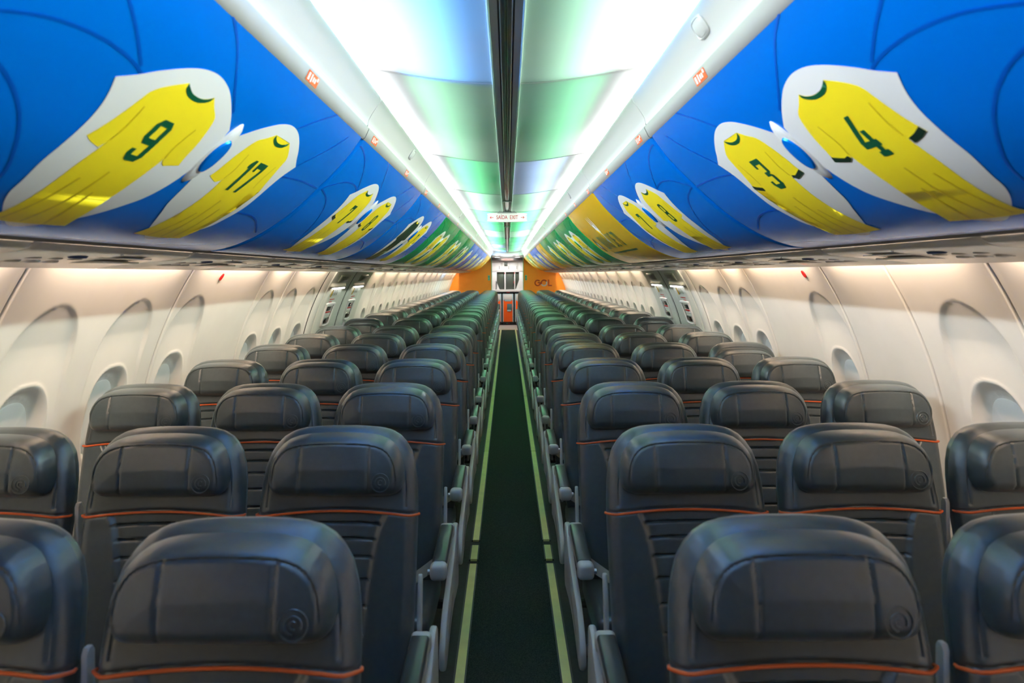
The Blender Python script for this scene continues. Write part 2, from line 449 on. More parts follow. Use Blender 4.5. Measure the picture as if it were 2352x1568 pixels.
ROWS = [1.19, 1.95, 2.745, 3.54, 4.32, 5.10, 5.87, 6.92, 7.87]+[7.87+.765*k for k in range(1, 15)]
ORD = ['first', 'second', 'third', 'fourth', 'fifth', 'sixth', 'seventh', 'eighth', 'ninth', 'tenth', 'eleventh', 'twelfth', 'thirteenth', 'fourteenth', 'fifteenth', 'sixteenth', 'seventeenth', 'eighteenth', 'nineteenth', 'twentieth', 'twenty-first', 'twenty-second', 'twenty-third', 'twenty-fourth', 'twenty-fifth']
LOW = {('window', 1, 4), ('aisle', 1, 5), ('aisle', -1, 6), ('window', -1, 7), ('window', 1, 7)}
CX = .010
protos = {}
for side, sname in ((-1, 'left'), (1, 'right')):
    for kind, off in (('aisle', .483), ('middle', .966), ('window', 1.449)):
        for r, D in enumerate(ROWS):
            key = (kind, side, (kind, side, r) in LOW, (kind, r) in (('middle', 0), ('window', 1)))
            if key not in protos: o = protos[key] = make_seat(*key)
            else: o = copy_tree(protos[key])
            o.location = (CX+side*off, D, 0)
            pos = {'aisle': 'aisle seat', 'middle': 'middle seat', 'window': 'window seat'}[kind]
            if r == 0: l = 'dark leather %s in the nearest row, %s of the aisle' % (pos, sname)
            elif r == len(ROWS)-1: l = 'dark leather %s in the last row, %s of the aisle' % (pos, sname)
            else: l = 'dark leather %s in the %s row from the front, %s of the aisle' % (pos, ORD[r], sname)
            if key[2]: l = l.replace('dark leather ', '').replace(' from the front', '')+', its headrest lowered'
            tag(o, l, 'seat', 'airline seats in rows of three')

# ------------------------------------------------------------------ overhead bins
BP0, BPL = .74, 1.62
JB = [(-.22, .195), (-.18, .174), (-.145, .152), (-.09, .124), (-.037, .106), (.02, .101), (.075, .111), (.12, .13), (.17, .158), (.213, .188), (.225, .25), (.222, .317), (.195, .407), (.16, .455), (.13, .49), (.10, .521), (.06, .556), (0, .582), (-.054, .56), (-.115, .515), (-.152, .474), (-.166, .436), (-.182, .383), (-.184, .331), (-.186, .281), (-.193, .246), (-.205, .219)]
JS = [(-.048, .143), (-.08, .160), (-.108, .178), (-.12, .192), (-.125, .21), (-.132, .24), (-.143, .277), (-.157, .31), (-.135, .319), (-.106, .325), (-.100, .312), (-.098, .304), (-.103, .338), (-.107, .382), (-.102, .436), (-.098, .492), (-.10, .54), (-.122, .556), (-.04, .563), (.04, .561), (.112, .556), (.098, .514), (.09, .45), (.088, .391), (.092, .338), (.096, .304), (.10, .314), (.116, .322), (.165, .310), (.158, .289), (.150, .243), (.136, .203), (.12, .178), (.088, .161), (.058, .142), (.042, .152), (.018, .158), (-.012, .157), (-.034, .150)]
COLLAR = [(-.048, .143), (-.034, .150), (-.012, .157), (.018, .158), (.042, .152), (.058, .142), (.052, .156), (.022, .168), (-.016, .167), (-.042, .156)]
CUFFL = [(-.157, .31), (-.135, .319), (-.106, .325), (-.103, .312), (-.130, .305), (-.152, .296)]
CUFFR = [(.165, .310), (.116, .322), (.100, .314), (.103, .305), (.120, .308), (.160, .296)]
def chamfer_rect(x0, y0, x1, y1, c): return [(x0+c, y0), (x1-c, y0), (x1, y0+c), (x1, y1-c), (x1-c, y1), (x0+c, y1), (x0, y1-c), (x0, y0+c)]
# block digits on a 6 x 10 field, y down; each a list of polygons
DIG = {
 '1': [[(2.2, 0), (4, 0), (4, 10), (2.2, 10)], [(2.2, 0), (2.2, 2.6), (1, 2.6), (1, 1.4)]],
 '3': [[(0, 0), (6, 0), (6, 1.6), (0, 1.6)], [(0, 1.6), (1.3, 1.6), (1.3, 2.8), (0, 2.8)], [(4.4, 1.6), (6, 1.6), (6, 4.4), (4.4, 5)], [(2, 4.3), (4.4, 4.3), (4.4, 5.7), (2, 5.7)], [(4.4, 5), (6, 5.6), (6, 8.8), (4.4, 8.8)], [(0, 8.4), (6, 8.4), (4.8, 10), (1.2, 10)], [(0, 7.2), (1.5, 7.2), (1.5, 8.4), (0, 8.4)]],
 '4': [[(3.2, 0), (5.0, 0), (1.7, 6), (0, 6)], [(0, 6), (6, 6), (6, 7.5), (0, 7.5)], [(3.6, 3.6), (5.2, 3.6), (5.2, 6), (3.6, 6)], [(3.6, 7.5), (5.2, 7.5), (5.2, 8.7), (3.6, 8.7)], [(2.6, 8.7), (6.2, 8.7), (6.2, 10), (2.6, 10)]],
 '7': [[(0, 0), (6, 0), (6, 1.8), (0, 1.8)], [(0, 1.8), (1.3, 1.8), (1.3, 3), (0, 3)], [(4.3, 1.8), (6, 1.8), (3.6, 10), (1.8, 10)]],
 '8': [[(1.2, 0), (4.8, 0), (6, 1.2), (0, 1.2)], [(0, 1.2), (1.6, 1.2), (1.6, 4.3), (.3, 4.6)], [(4.4, 1.2), (6, 1.2), (5.7, 4.6), (4.4, 4.3)], [(.3, 4.3), (5.7, 4.3), (5.7, 5.7), (.3, 5.7)], [(0, 5.4), (1.6, 5.7), (1.6, 8.8), (0, 8.8)], [(4.4, 5.7), (6, 5.4), (6, 8.8), (4.4, 8.8)], [(0, 8.8), (6, 8.8), (4.8, 10), (1.2, 10)]],
 '9': [[(1.2, 0), (4.8, 0), (6, 1.4), (0, 1.4)], [(0, 1.4), (1.7, 1.4), (1.7, 4.4), (0, 4.4)], [(4.3, 1.4), (6, 1.4), (6, 8.6), (4.3, 8.6)], [(0, 4.4), (4.3, 4.4), (4.3, 5.8), (1.2, 5.8)], [(0, 8.6), (6, 8.6), (4.8, 10), (1.2, 10)], [(0, 7.2), (1.7, 7.2), (1.7, 8.6), (0, 8.6)]],
}
BALL = [[(1.04, .322), (1.10, .285), (1.20, .250), (1.31, .235), (1.42, .228), (1.62, .228)],
        [(0, .223), (.10, .238), (.18, .262), (.255, .31), (.315, .374), (.355, .432), (.37, .50)],
        [(.02, .215), (.088, .188), (.165, .163), (.255, .153), (.34, .158), (.40, .172)],
        [(1.265, .0), (1.155, .054), (1.08, .098)], [(1.47, .031), (1.375, .11), (1.287, .182), (1.24, .229)],
        [(0, .027), (.08, .03), (.19, .057), (.295, .108), (.38, .160)],
        [(.498, 0), (.567, .032), (.666, .102), (.74, .15)],
        [(1.14, .43), (1.25, .40), (1.40, .41), (1.55, .47)]]
def jersey(side, num, shirt, cuff, flip, parent, y0, collar='print_green'):
    """num upright when read from the aisle"""
    rd = 1 if side < 0 else -1                           # reading direction along y
    mb = MB(); f = -1 if flip else 1
    P = lambda L: [(y0+f*p[0], p[1]) for p in L]
    decal(mb, P(smooth_poly(JB, corners=(0, 9), n=4)), .0012, 'print_white')
    decal(mb, P(smooth_poly(JS, corners=(0, 7, 8, 9, 11, 17, 20, 25, 27, 28, 34), n=3)), .0018, shirt)
    decal(mb, P(smooth_poly(COLLAR, corners=(0, 5), n=3)), .0024, collar)
    if cuff:
        decal(mb, P(CUFFL), .0024, cuff); decal(mb, P(CUFFR), .0024, cuff)
    for L in ([(-.098, .304), (-.094, .27), (-.10, .22)], [(.096, .304), (.09, .27), (.098, .22)]):
        ribbon(mb, P(L), .004, .0022, 'print_fold')
    for L in ([(-.06, .40), (-.065, .47), (-.075, .55)], [(.02, .43), (.03, .49), (.045, .555)], [(-.01, .37), (-.012, .46), (-.02, .556)]):
        ribbon(mb, P(L), .006, .0022, 'print_fold' if shirt == 'print_yellow' else 'print_yellow')
    if num:
        s = .0113; w = 6*s; adv = w*(.78 if '1' in num else 1.1); n = len(num); cx0 = -(n-1)*adv/2
        for k, ch in enumerate(num):
            cx = cx0+k*adv
            for poly in DIG[ch]:
                pp = [(y0+rd*(cx+(p[0]-3)*s*.8), .226+p[1]*s*.95) for p in poly]
                decal(mb, pp, .0026, 'print_green')
    o = mb.build('jersey_print', parent, fix=False, map=bmap(side), auto=0)
    return o
def bin_body(side, y0, y1, mname, line):
    mb = MB(); g = .004
    ys = [(y0+g, -.014), (y0+g+.004, -.006), (y0+g+.012, -.0015), (y0+g+.026, 0), ((y0+y1)/2, 0), (y1-g-.026, 0), (y1-g-.012, -.0015), (y1-g-.004, -.006), (y1-g, -.014)]
    nT = 56; ts = np.linspace(0, TMAX, nT); vs = []
    for y, c in ys:
        for t in ts: vs.append((y, t, c))
    mp = bmap(side); fm = MB(); fm.v = [mp(*v) for v in vs]
    fs = []; n = nT
    for j in range(len(ys)-1):
        for i in range(n-1): fs.append([j*n+i, j*n+i+1, (j+1)*n+i+1, (j+1)*n+i])
    mb.add(fm.v, fs, mname)
    # closed back and ends
    prof = [mp(0, t, -.014) for t in ts]; pr = [(p[0], p[2]) for p in prof]+[(side*1.10, EYE+.10), (side*1.22, EYE+.20), (side*1.20, EYE+.40), (side*1.0, EYE+.50), (side*.52, EYE+.475)]
    mb.prism(pr, 1, y0+g+.001, y1-g-.001, mname)
    o = mb.build('overhead_bin', fix=False)
    if line:
        lb = MB()
        for L in BALL: ribbon(lb, [(y0+min(max(p[0], .022), BPL-.022), p[1]) for p in L], .006, .0007, line)
        lb.build('panel_lines', o, fix=False, map=mp, auto=0)
    # white rail along the top edge
    rb = MB(); rp = [(side*p[0], EYE+p[1]) for p in [(.4875, .459), (.480, .4635), (.4665, .4925), (.4675, .4975), (.476, .500), (.52, .485), (.52, .470)]]
    rb.prism(rp, 1, y0+.004, y1-.004, 'rail'); rl = rb.build('top_rail', o); tag(rl, 'white rail along the top edge')
    return o
def latch(side, yc, parent, col):
    mp = bmap(side); mb = MB()
    def oval(yc, tc, ry, rt, c0, c1, m, n=26, dome=.6):
        vs = []; fs = []
        for k, (q, c) in enumerate([(1.06, c0-.004), (1., c0), (.9, c0+(c1-c0)*.75), (.6, c1), (.3, c1)]):
            for i in range(n):
                a = 2*PI*i/n; vs.append((yc+ry*q*math.cos(a), tc+rt*q*math.sin(a), c))
        for k in range(4):
            for i in range(n): fs.append([k*n+i, k*n+(i+1) % n, (k+1)*n+(i+1) % n, (k+1)*n+i])
        fs.append([4*n+i for i in range(n)]); mb.add(vs, fs, m)
    oval(yc, .254, .029, .094, .0, .007, 'print_white')
    o = mb.build('latch', parent, map=mp); tag(o, 'white oval latch surround')
    mb = MB()
    oval(yc, .256, .026, .052, .004, .013, col)
    h = mb.build('handle', o, map=mp)
    return o
def trophy(side, yc, parent):
    mb = MB(); rd = 1 if side < 0 else -1
    for dx in (-.06, 0, .06):
        decal(mb, [(yc+rd*(dx-.014), .16), (yc+rd*(dx*1.05), .09), (yc+rd*(dx+.014), .16), (yc+rd*(dx*.5+.01), .235), (yc+rd*(dx*.5-.01), .235)], .0014, 'print_silver')
    decal(mb, [(yc-.05, .195), (yc+.05, .195), (yc+.02, .24), (yc-.02, .24)], .0016, 'print_white')
    decal(mb, [(yc-.02, .22), (yc+.02, .22), (yc+.016, .40), (yc-.016, .40)], .0018, 'print_yellow')
    return mb.build('emblem_print', parent, fix=False, map=bmap(side), auto=0)
BINS = {-1: ['blue', 'blue', 'blue', 'blue', 'green', 'green', 'green', 'blue', 'blue', 'blue', 'blue', 'yellowbin', 'yellowbin'],
        1: ['blue', 'blue', 'blue', 'yellowbin', 'green', 'green', 'green', 'yellowbin', 'blue', 'blue', 'yellowbin', 'green', 'yellowbin']}
NUMS = {(-1, 1): ('9', '17'), (1, 1): ('4', '3'), (-1, 2): ('7', '8'), (1, 2): ('8', '7'), (-1, 3): ('', '7'), (-1, 4): ('4', '1'), (1, 4): ('3', '4'), (-1, 5): ('9', '8'), (1, 5): ('8', '9'), (-1, 6): ('', '7')}
cname = {'blue': 'blue', 'green': 'green', 'yellowbin': 'yellow'}
for side, sname in ((-1, 'left'), (1, 'right')):
    for k, c in enumerate(BINS[side]):
        if k == 0: continue
        y0 = BP0+(k-1)*BPL; y1 = min(y0+BPL, 20.28)
        o = bin_body(side, y0, y1, c, {'blue': 'blue_line', 'green': 'green_line', 'yellowbin': None}[c])
        yc = y0+.815; rest = 'plain'
        if c != 'yellowbin':
            nums = NUMS.get((side, k), ('', ''))
            one = (side, k) in ((-1, 7), (1, 6))
            first = ('print_dark', 'print_dark') if (side, k) in ((-1, 3), (-1, 6)) else ('print_yellow', 'print_green')
            cuff1 = None if (side, k) in ((-1, 1), (1, 2)) else 'print_dark'
            if k > 0:
                jersey(side, nums[0], first[0], cuff1, False, o, yc-.245, 'print_yellow' if first[0] == 'print_dark' else 'print_green')
                if not one: jersey(side, nums[1], 'print_yellow', cuff1, True, o, yc+.24)
            latch(side, yc, o, c)
            if nums[0] and nums[1]:
                a, b = nums if side < 0 else nums[::-1]
                rest = 'yellow shirts numbered %s and %s' % (a, b)
            elif (side, k) in ((-1, 3), (-1, 6)): rest = 'one dark and one yellow shirt'
            elif one: rest = 'a single yellow shirt'
            elif k > 0: rest = 'a pair of yellow shirts'
        else:
            if (side, k) == (1, 3):
                mb = MB(); vs, fs = text_geo('BRASIL DE 70', .20, .66)
                decal_mesh(mb, [(y0+.82-v[0], .335-v[1]) for v in vs], [f for f in fs], .0015, 'print_green')
                mb.build('title_print', o, fix=False, map=bmap(side), auto=0)
                mb = MB()
                for i in range(22):
                    yy = y0+.34+.042*i; decal(mb, [(yy, .437), (yy+.03, .437), (yy+.03, .455), (yy, .455)], .0014, 'print_green')
                mb.build('small_print', o, fix=False, map=bmap(side), auto=0)
                mb = MB(); yy = y0+1.42
                decal(mb, smooth_poly([(yy, .26), (yy+.07, .33), (yy, .42), (yy-.05, .33)], n=5), .0013, 'print_dark'); decal(mb, smooth_poly([(yy+.005, .30), (yy+.03, .335), (yy+.005, .38), (yy-.025, .335)], n=5), .0018, 'print_white')
                mb.build('badge_print', o, fix=False, map=bmap(side), auto=0)
                rest = 'green BRASIL DE 70 lettering'
            else: rest = 'a silver emblem print'
            trophy(side, yc, o); latch(side, yc+.02, o, 'yellowbin')
        lb = '%s overhead bin' % cname[c] if rest == 'plain' else '%s overhead bin with %s' % (cname[c], rest)
        lb += ', %s on the %s' % (ORD[k-1], sname)
        tag(o, lb, 'overhead bin', 'overhead bins along the ceiling')
# row stickers on the rails
for side, sname in ((-1, 'left'), (1, 'right')):
    proto = None
    for r, D in enumerate(ROWS[1:]):
        y = D-.25
        if proto is None:
            mb = MB(); rd = 1 if side < 0 else -1
            A = Vector((side*.4800, 0, EYE+.4635)); B = Vector((side*.4665, 0, EYE+.4925)); ud = (B-A).normalized(); nn = Vector((-side*ud.z*side*side, 0, 0)); 
            nn = Vector((-side*abs(ud.z), 0, -abs(ud.x))).normalized()
            def Q(u, v, c): p = A+ud*v+nn*c; return (p.x, u*rd, p.z)
            def q(u0, v0, u1, v1, c, m): mb.add([Q(u0, v0, c), Q(u1, v0, c), Q(u1, v1, c), Q(u0, v1, c)], [[0, 1, 2, 3]], m, False)
            q(-.045, .003, .045, .029, .0010, 'sticker'); q(-.038, .007, -.024, .025, .0016, 'sticker_white'); q(-.016, .006, -.006, .026, .0016, 'sticker_white')
            q(0, .010, .010, .022, .0016, 'sticker_white'); q(.014, .010, .024, .022, .0016, 'sticker_white'); q(.028, .018, .040, .027, .0016, 'sticker_white')
            o = proto = mb.build('row_sticker', fix=False, auto=0)
        else: o = proto.copy(); COL.objects.link(o)
        o.location = (0, y, 0)
        tag(o, 'small orange row sticker on the %s white rail, %s from the front' % (sname, ORD[r]), 'sticker', 'orange row stickers on the rails')

# ------------------------------------------------------------------ structure
def struct(o, label=None): o['kind'] = 'structure'; o['label'] = label or o.name; o['category'] = 'structure'; return o
def st(mb, name, **k):
    o = mb.build(name, **k); o['kind'] = 'structure'; return o
YB, YE = -2.2, 20.30
# floor
mb = MB(); mb.box((CX, (YB+YE+1.6)/2, -.02), (3.5, YE-YB+1.6, .04), 'floor'); f0 = st(mb, 'floor')
mb = MB(); mb.box((.014, (YB+19.75)/2, .002), (.372, 19.75-YB, .008), 'carpet'); o = st(mb, 'floor')
mb = MB(); mb.box((CX, (19.75+22.1)/2, .003), (1.1, 22.1-19.75, .010), 'vinyl'); o = st(mb, 'floor')
tn = [0]
def trim(mb, **k):
    tn[0] += 1; o = mb.build('trim_%d' % tn[0], **k); o['kind'] = 'structure'; return o
for side in (-1, 1):
    xc = .014+side*.209
    mb = MB(); segs = [(YB, 3.80), (3.86, 4.06), (4.14, 6.2), (6.215, 9.0), (9.02, 12), (12.02, 15.3), (15.32, 19.75)]
    for a, b in segs:
        mb.box((xc, (a+b)/2, .006), (.036, b-a, .012), 'strip')
        mb.box((xc+side*.022, (a+b)/2, .005), (.008, b-a, .010), 'strip_edge'); mb.box((xc-side*.021, (a+b)/2, .005), (.006, b-a, .010), 'strip_edge')
    trim(mb)
# ceiling panels
CP = [(.045, .630), (.12, .634), (.22, .645), (.345, .664), (.42, .677), (.50, .694), (.56, .71), (.62, .73)]
_, CC = hermite(CP, 30)
CY = [BP0-.05+BPL*(k-2) for k in range(0, 15)]
CY = [y for y in CY if y < YE]+[YE-.35]
for side in (-1, 1):
    for a, b in zip(CY[:-1], CY[1:]):
        mb = MB(); vs = []; ys = [a+.003, a+.007, a+.012, b-.012, b-.007, b-.003]; dz = [.012, .003, 0, 0, .003, .012]
        for y, d in zip(ys, dz):
            for p in CC: vs.append((side*p[0], y, EYE+p[1]+d))
        mb.grid(vs, len(CC), 6, 'ceil', flip=side > 0)
        st(mb, 'ceiling', fix=False)
        # bright edge bead at the joint
        bd = MB(); bd.tube([(side*p[0], b, EYE+p[1]+.001) for p in CC[:24]], .0042, 'rail', 6); trim(bd)
# centre channel
mb = MB()
for s in (-1, 1):
    mb.box((s*.0435, (YB+YE)/2, EYE+.626), (.005, YE-YB, .008), 'rail', .002)
    mb.box((s*.031, (YB+YE)/2, EYE+.631), (.020, YE-YB, .005), 'ceil')
    mb.box((s*.0195, (YB+YE)/2, EYE+.638), (.004, YE-YB, .01), 'black')
trim(mb)
mb = MB(); n = 13; vs = []
for y in (YB, YE):
    for i in range(n):
        a = -PI/2+PI*i/(n-1); vs.append((.0175*math.sin(a), y, EYE+.632-.006*math.cos(a)))
mb.grid(vs, n, 2, 'gloss', flip=True); trim(mb, fix=False)
for y in (6.0, 9.2, 12.4, 15.6):
    mb = MB(); mb.box((0, y, EYE+.624), (.092, .014, .010), 'rail', .003); trim(mb)
# closure above the bins and light-cove trough
for side in (-1, 1):
    mb = MB(); mb.prism([(side*.62, EYE+.60), (side*.64, EYE+.60), (side*.64, EYE+.76), (side*.62, EYE+.76)], 1, YB, YE, 'white')
    mb.prism([(side*.47, EYE+.515), (side*.64, EYE+.60), (side*.64, EYE+.585), (side*.48, EYE+.50)], 1, YB, YE, 'white'); trim(mb)
    # rounded cove covers, one per bin
    cp = [(.474, .500), (.472, .508), (.468, .522), (.459, .538), (.447, .557), (.4345, .575), (.4245, .589), (.423, .595), (.427, .599), (.434, .596), (.445, .58), (.47, .545), (.482, .52)]
    for k in range(14):
        a = BP0+(k-2)*BPL; b = min(a+BPL, 20.25)
        if b-a < .2: continue
        prof = smooth_poly([(side*p[0], EYE+p[1]) for p in cp], n=3)
        cxm = sum(p[0] for p in prof)/len(prof); czm = sum(p[1] for p in prof)/len(prof)
        mb = MB(); N = len(prof); vs = []; st_ = [(a+.002, .86), (a+.006, .95), (a+.016, 1.), (b-.016, 1.), (b-.006, .95), (b-.002, .86)]
        for y, q in st_:
            for p in prof: vs.append((cxm+(p[0]-cxm)*q, y, czm+(p[1]-czm)*q))
        fs = [[j*N+i, j*N+(i+1) % N, (j+1)*N+(i+1) % N, (j+1)*N+i] for j in range(5) for i in range(N)]+[list(range(N)), [5*N+i for i in range(N)]]
        mb.add(vs, fs, 'cove'); trim(mb)
# oval lamp covers on the cove covers
for side, y0, sname in ((1, 1.59, 'right'), (-1, 3.26, 'left')):
    k = 0
    while y0 < 19:
        mb = MB(); c = Vector((side*.4445, y0, EYE+.561)); u = Vector((0, 1, 0)); v = Vector((-side*.55, 0, .835)).normalized(); n = Vector((-side*.835, 0, -.55)).normalized()
        vs = []; fs = []; N = 24
        for q, h in ((1.12, -.004), (1.1, .003), (.95, .006), (.86, .004), (.8, .006), (.4, .008)):
            for i in range(N):
                a = 2*PI*i/N; ca, sa = math.cos(a), math.sin(a); e = .6
                vs.append(c+u*(.036*q*math.copysign(abs(ca)**e, ca))+v*(.024*q*math.copysign(abs(sa)**e, sa))+n*h)
        for j in range(5):
            for i in range(N): fs.append([j*N+i, j*N+(i+1) % N, (j+1)*N+(i+1) % N, (j+1)*N+i])
        fs.append([5*N+i for i in range(N)]); mb.add(vs, fs, 'cove')
        o = mb.build('lamp_cover')
        tag(o, 'oval white lamp cover on the %s cove, %s from the front' % (sname, ORD[k]), 'lamp', 'oval lamp covers on the coves'); y0 += 3.4; k += 1

# ------------------------------------------------------------------ service panels
PP = [(1.056, .0775), (1.060, .0762), (1.067, .0715), (1.076, .0640), (1.09, .0590), (1.13, .0535), (1.24, .0435), (1.34, .033), (1.385, .0265), (1.40, .0255), (1.405, .030)]
for side in (-1, 1):
    mb = MB(); mb.prism([(side*1.004, EYE+.0895), (side*1.034, EYE+.0785), (side*1.057, EYE+.0782), (side*1.08, EYE+.10), (side*1.03, EYE+.12)], 1, YB, YE, 'black'); trim(mb)
def psu(side, L):
    mb = MB(); prof = smooth_poly([(side*p[0], EYE+p[1]) for p in PP], closed=False, n=3); N = len(prof)
    vs = []; stn = [(0.002, .008), (.006, .002), (.014, 0), (L-.014, 0), (L-.006, .002), (L-.002, .008)]
    for y, d in stn:
        for p in prof: vs.append((p[0], y, p[1]+d))
    mb.grid(vs, N, 6, 'psu', flip=side < 0)
    root = mb.build('service_unit', fix=False)
    zz = lambda X: EYE+np.interp(X, [p[0] for p in PP[:-1]], [p[1] for p in PP[:-1]])
    def puck(name, X, y, r, h, m, ry=None):
        mb = MB(); N = 18; vs = []; fs = []; z = float(zz(X))
        for q, d in ((1.1, .003), (1., -.001), (.88, -h), (.6, -h*1.05), (.55, -h*.6), (.3, -h*.5)):
            for i in range(N):
                a = 2*PI*i/N; vs.append((side*X+r*q*math.cos(a), y+(ry or r)*q*math.sin(a), z+d))
        for j in range(5):
            for i in range(N): fs.append([j*N+i, j*N+(i+1) % N, (j+1)*N+(i+1) % N, (j+1)*N+i])
        fs.append([5*N+i for i in range(N)]); mb.add(vs, fs, m)
        return mb.build(name, root)
    for k in range(3): puck('air_vent', 1.27, L*.26+k*.075, .024, .003, 'psu')
    for k in range(3): tag(puck('reading_light', 1.20, L*.24+k*.085, .019, .002, 'psu_dark'), 'dark reading light')
    tag(puck('call_button', 1.145, L*.36, .018, .005, 'psu_blue', .036), 'blue call button')
    mb = MB(); mb.box((side*1.15, L*.66, float(zz(1.15))-.001), (.075, .17, .003), 'psu', .001); mb.box((side*1.25, L*.72, float(zz(1.25))-.001), (.13, .20, .006), 'psu', .002)
    mb.build('seatbelt_sign', root)
    mb = MB(); mb.disc((side*1.088, L*.5, EYE+.0590), .004, 'sticker_white', axis=2, n=10, h=.004); mb.build('screw_cover', root)
    return root
PS = [d-.38 for d in ROWS]
for side, sname in ((-1, 'left'), (1, 'right')):
    cache = {}
    for r in range(len(PS)):
        a = PS[r]; b = PS[r+1] if r+1 < len(PS) else min(a+.765, 20.0); L = round(b-a, 3)
        if L not in cache: o = cache[L] = psu(side, L)
        else: o = copy_tree(cache[L])
        o.location = (0, a, 0)
        tag(o, 'grey service panel under the %s bins, %s from the front' % (sname, ORD[r]), 'service panel', 'service panels under the bins')
    mb = MB(); prof = [(side*p[0], EYE+p[1]) for p in PP]
    y0 = min(PS[-1]+.765, 20.0); vs = [(p[0], y, p[1]) for y in (y0, YE) for p in prof]; mb.grid(vs, len(prof), 2, 'psu', flip=side < 0)
    vs = [(p[0], y, p[1]) for y in (YB, PS[0]) for p in prof]; mb.grid(vs, len(prof), 2, 'psu', flip=side < 0); trim(mb, fix=False)

# ------------------------------------------------------------------ side walls
WZC = .985                                              # window centre height
def wall_depth(y, z, wins):
    c = np.zeros_like(y)
    for yc in wins:
        u = y-yc
        # sculpted arch above the window
        top, zb, hw = 1.487, 1.23, .190
        zz = np.clip((z-zb)/(top-zb), -9, 1.2)
        w = np.where(zz > 0, hw*np.sqrt(np.clip(1-zz**2.2, 0, 1)), hw*(1+.10*np.clip(-zz, 0, 1)))
        e = np.where(z < top+.02, w-np.abs(u), -1.)
        arch = sst(-.001, .012, e)*(z < top)
        dep = np.interp(z, [.80, 1.05, 1.20, 1.30, 1.34, 1.487], [.0, .001, .007, .0125, .013, .0015])
        c = c-arch*dep
        # window reveal
        q = (np.abs(u/.150)**2.5+np.abs((z-WZC)/.218)**2.5)**(1/2.5)
        rim = np.exp(-((q-1.0)/.025)**2)*.0035
        c = c+rim-.034*sst(1.0, .77, q)-(q < .74)*.006
    return c
def wall_panel(side, y0, y1, wins, name):
    L = y1-y0
    ys = np.r_[0, .002, .005, .010, np.linspace(.018, L-.018, max(8, int(L/.0085))), L-.010, L-.005, L-.002, L]
    zs = np.r_[np.linspace(.03, .70, 8), np.linspace(.73, 1.70, 118)]
    Y, Z = np.meshgrid(ys, zs); c = wall_depth(Y.ravel(), Z.ravel(), [w-y0 for w in wins]).reshape(Y.shape)
    e = np.minimum(Y, L-Y); c = c-.010*np.clip(1-e/.008, 0, 1)**2+.002*np.exp(-((e-.014)/.006)**2)
    mp = wmap(side); mb = MB()
    vs = [mp(Y[j, i]+.003, Z[j, i], c[j, i]) for j in range(len(zs)) for i in range(len(ys))]
    mb.grid(vs, len(ys), len(zs), 'wall', flip=side < 0)
    o = mb.build(name, fix=False, auto=0); o['kind'] = 'structure'; o.location.y = y0
    return o
wn = [0]; pane = {}
def window(side, yc):
    wn[0] += 1
    if side not in pane:
        mp = wmap(side); mb = MB(); N = 36; vs = []; fs = []
        def sup(a, b, i):
            t = 2*PI*i/N; ca, sa = math.cos(t), math.sin(t); e = 2/2.5
            return a*math.copysign(abs(ca)**e, ca), b*math.copysign(abs(sa)**e, sa)
        for q, c in ((1.0, -.040), (.97, -.0365), (.5, -.036), (.05, -.036)):
            for i in range(N):
                u, v = sup(.105, .152, i); vs.append(mp(u*q, WZC+v*q, c))
        for j in range(3):
            for i in range(N): fs.append([j*N+i, j*N+(i+1) % N, (j+1)*N+(i+1) % N, (j+1)*N+i])
        fs.append([3*N+i for i in range(N)]); mb.add(vs, fs, 'shade')
        o = mb.build('window_%d' % wn[0]); pane[side] = o
        hb = MB(); hb.box((0, WZC-.12, -.034), (.10, .012, .008), 'shade', .003); hb.build('shade_grip', o, map=mp)
    else:
        o = copy_tree(pane[side]); o.name = 'window_%d' % wn[0]
    o.location.y = yc; o['kind'] = 'structure'
FAR = [8.45+1.06*k for k in range(12)]
LP = [(YB, -1.04, []), (-1.04, .02, []), (.02, 1.09, [.29, .80]), (1.09, 2.15, [1.36, 1.87]), (2.15, 3.28, [2.43, 2.97]), (3.28, 4.34, [3.50]), (4.34, 4.86, [4.57]), (4.86, 5.80, [5.08, 5.58]), (7.68, 8.45, [8.14])]
RP = [(YB, -1.04, []), (-1.04, .02, []), (.02, 1.09, [.29, .80]), (1.09, 2.15, [1.36, 1.87]), (2.15, 2.74, [2.42]), (2.74, 3.30, []), (3.30, 4.38, [3.52]), (4.38, 4.88, [4.62]), (4.88, 5.82, [5.10, 5.60]), (7.68, 8.45, [8.14])]
for side, pl, wname in ((-1, LP, 'wall_left'), (1, RP, 'wall_right')):
    for a, b, w in pl:
        wall_panel(side, a, b-.006, w, wname)
        for y in w: window(side, y)
    proto = None
    for a in FAR:
        b = min(a+1.06, YE); w = [a+.27, a+.79]
        if b-a < 1.05:
            wall_panel(side, a, b, [], wname); continue
        if proto is None: proto = wall_panel(side, a, b-.006, w, wname)
        else: o = proto.copy(); COL.objects.link(o); o.location.y = a
        for y in w: window(side, y)
    # outer shell behind the panels
    mb = MB(); vs = []
    for y in (YB-.1, YE+2):
        for i in range(24):
            th = -.55+i*(1.75/23); vs.append((side*(WR+.10)*math.cos(th), y, WZ+(WR+.10)*math.sin(th)))
    mb.grid(vs, 24, 2, 'black', flip=side < 0); trim(mb, fix=False)
    # pillar ahead of the exits
    mb = MB(); mp = wmap(side); ys = np.linspace(5.80, 5.995, 8); zs = np.linspace(.1, 1.70, 40)
    vs = [mp(y, z, .012*math.sin(min(1, (y-5.80)/.195)*PI)**.6+.004) for z in zs for y in ys]; mb.grid(vs, 8, 40, 'wall', flip=side < 0); trim(mb, fix=False)
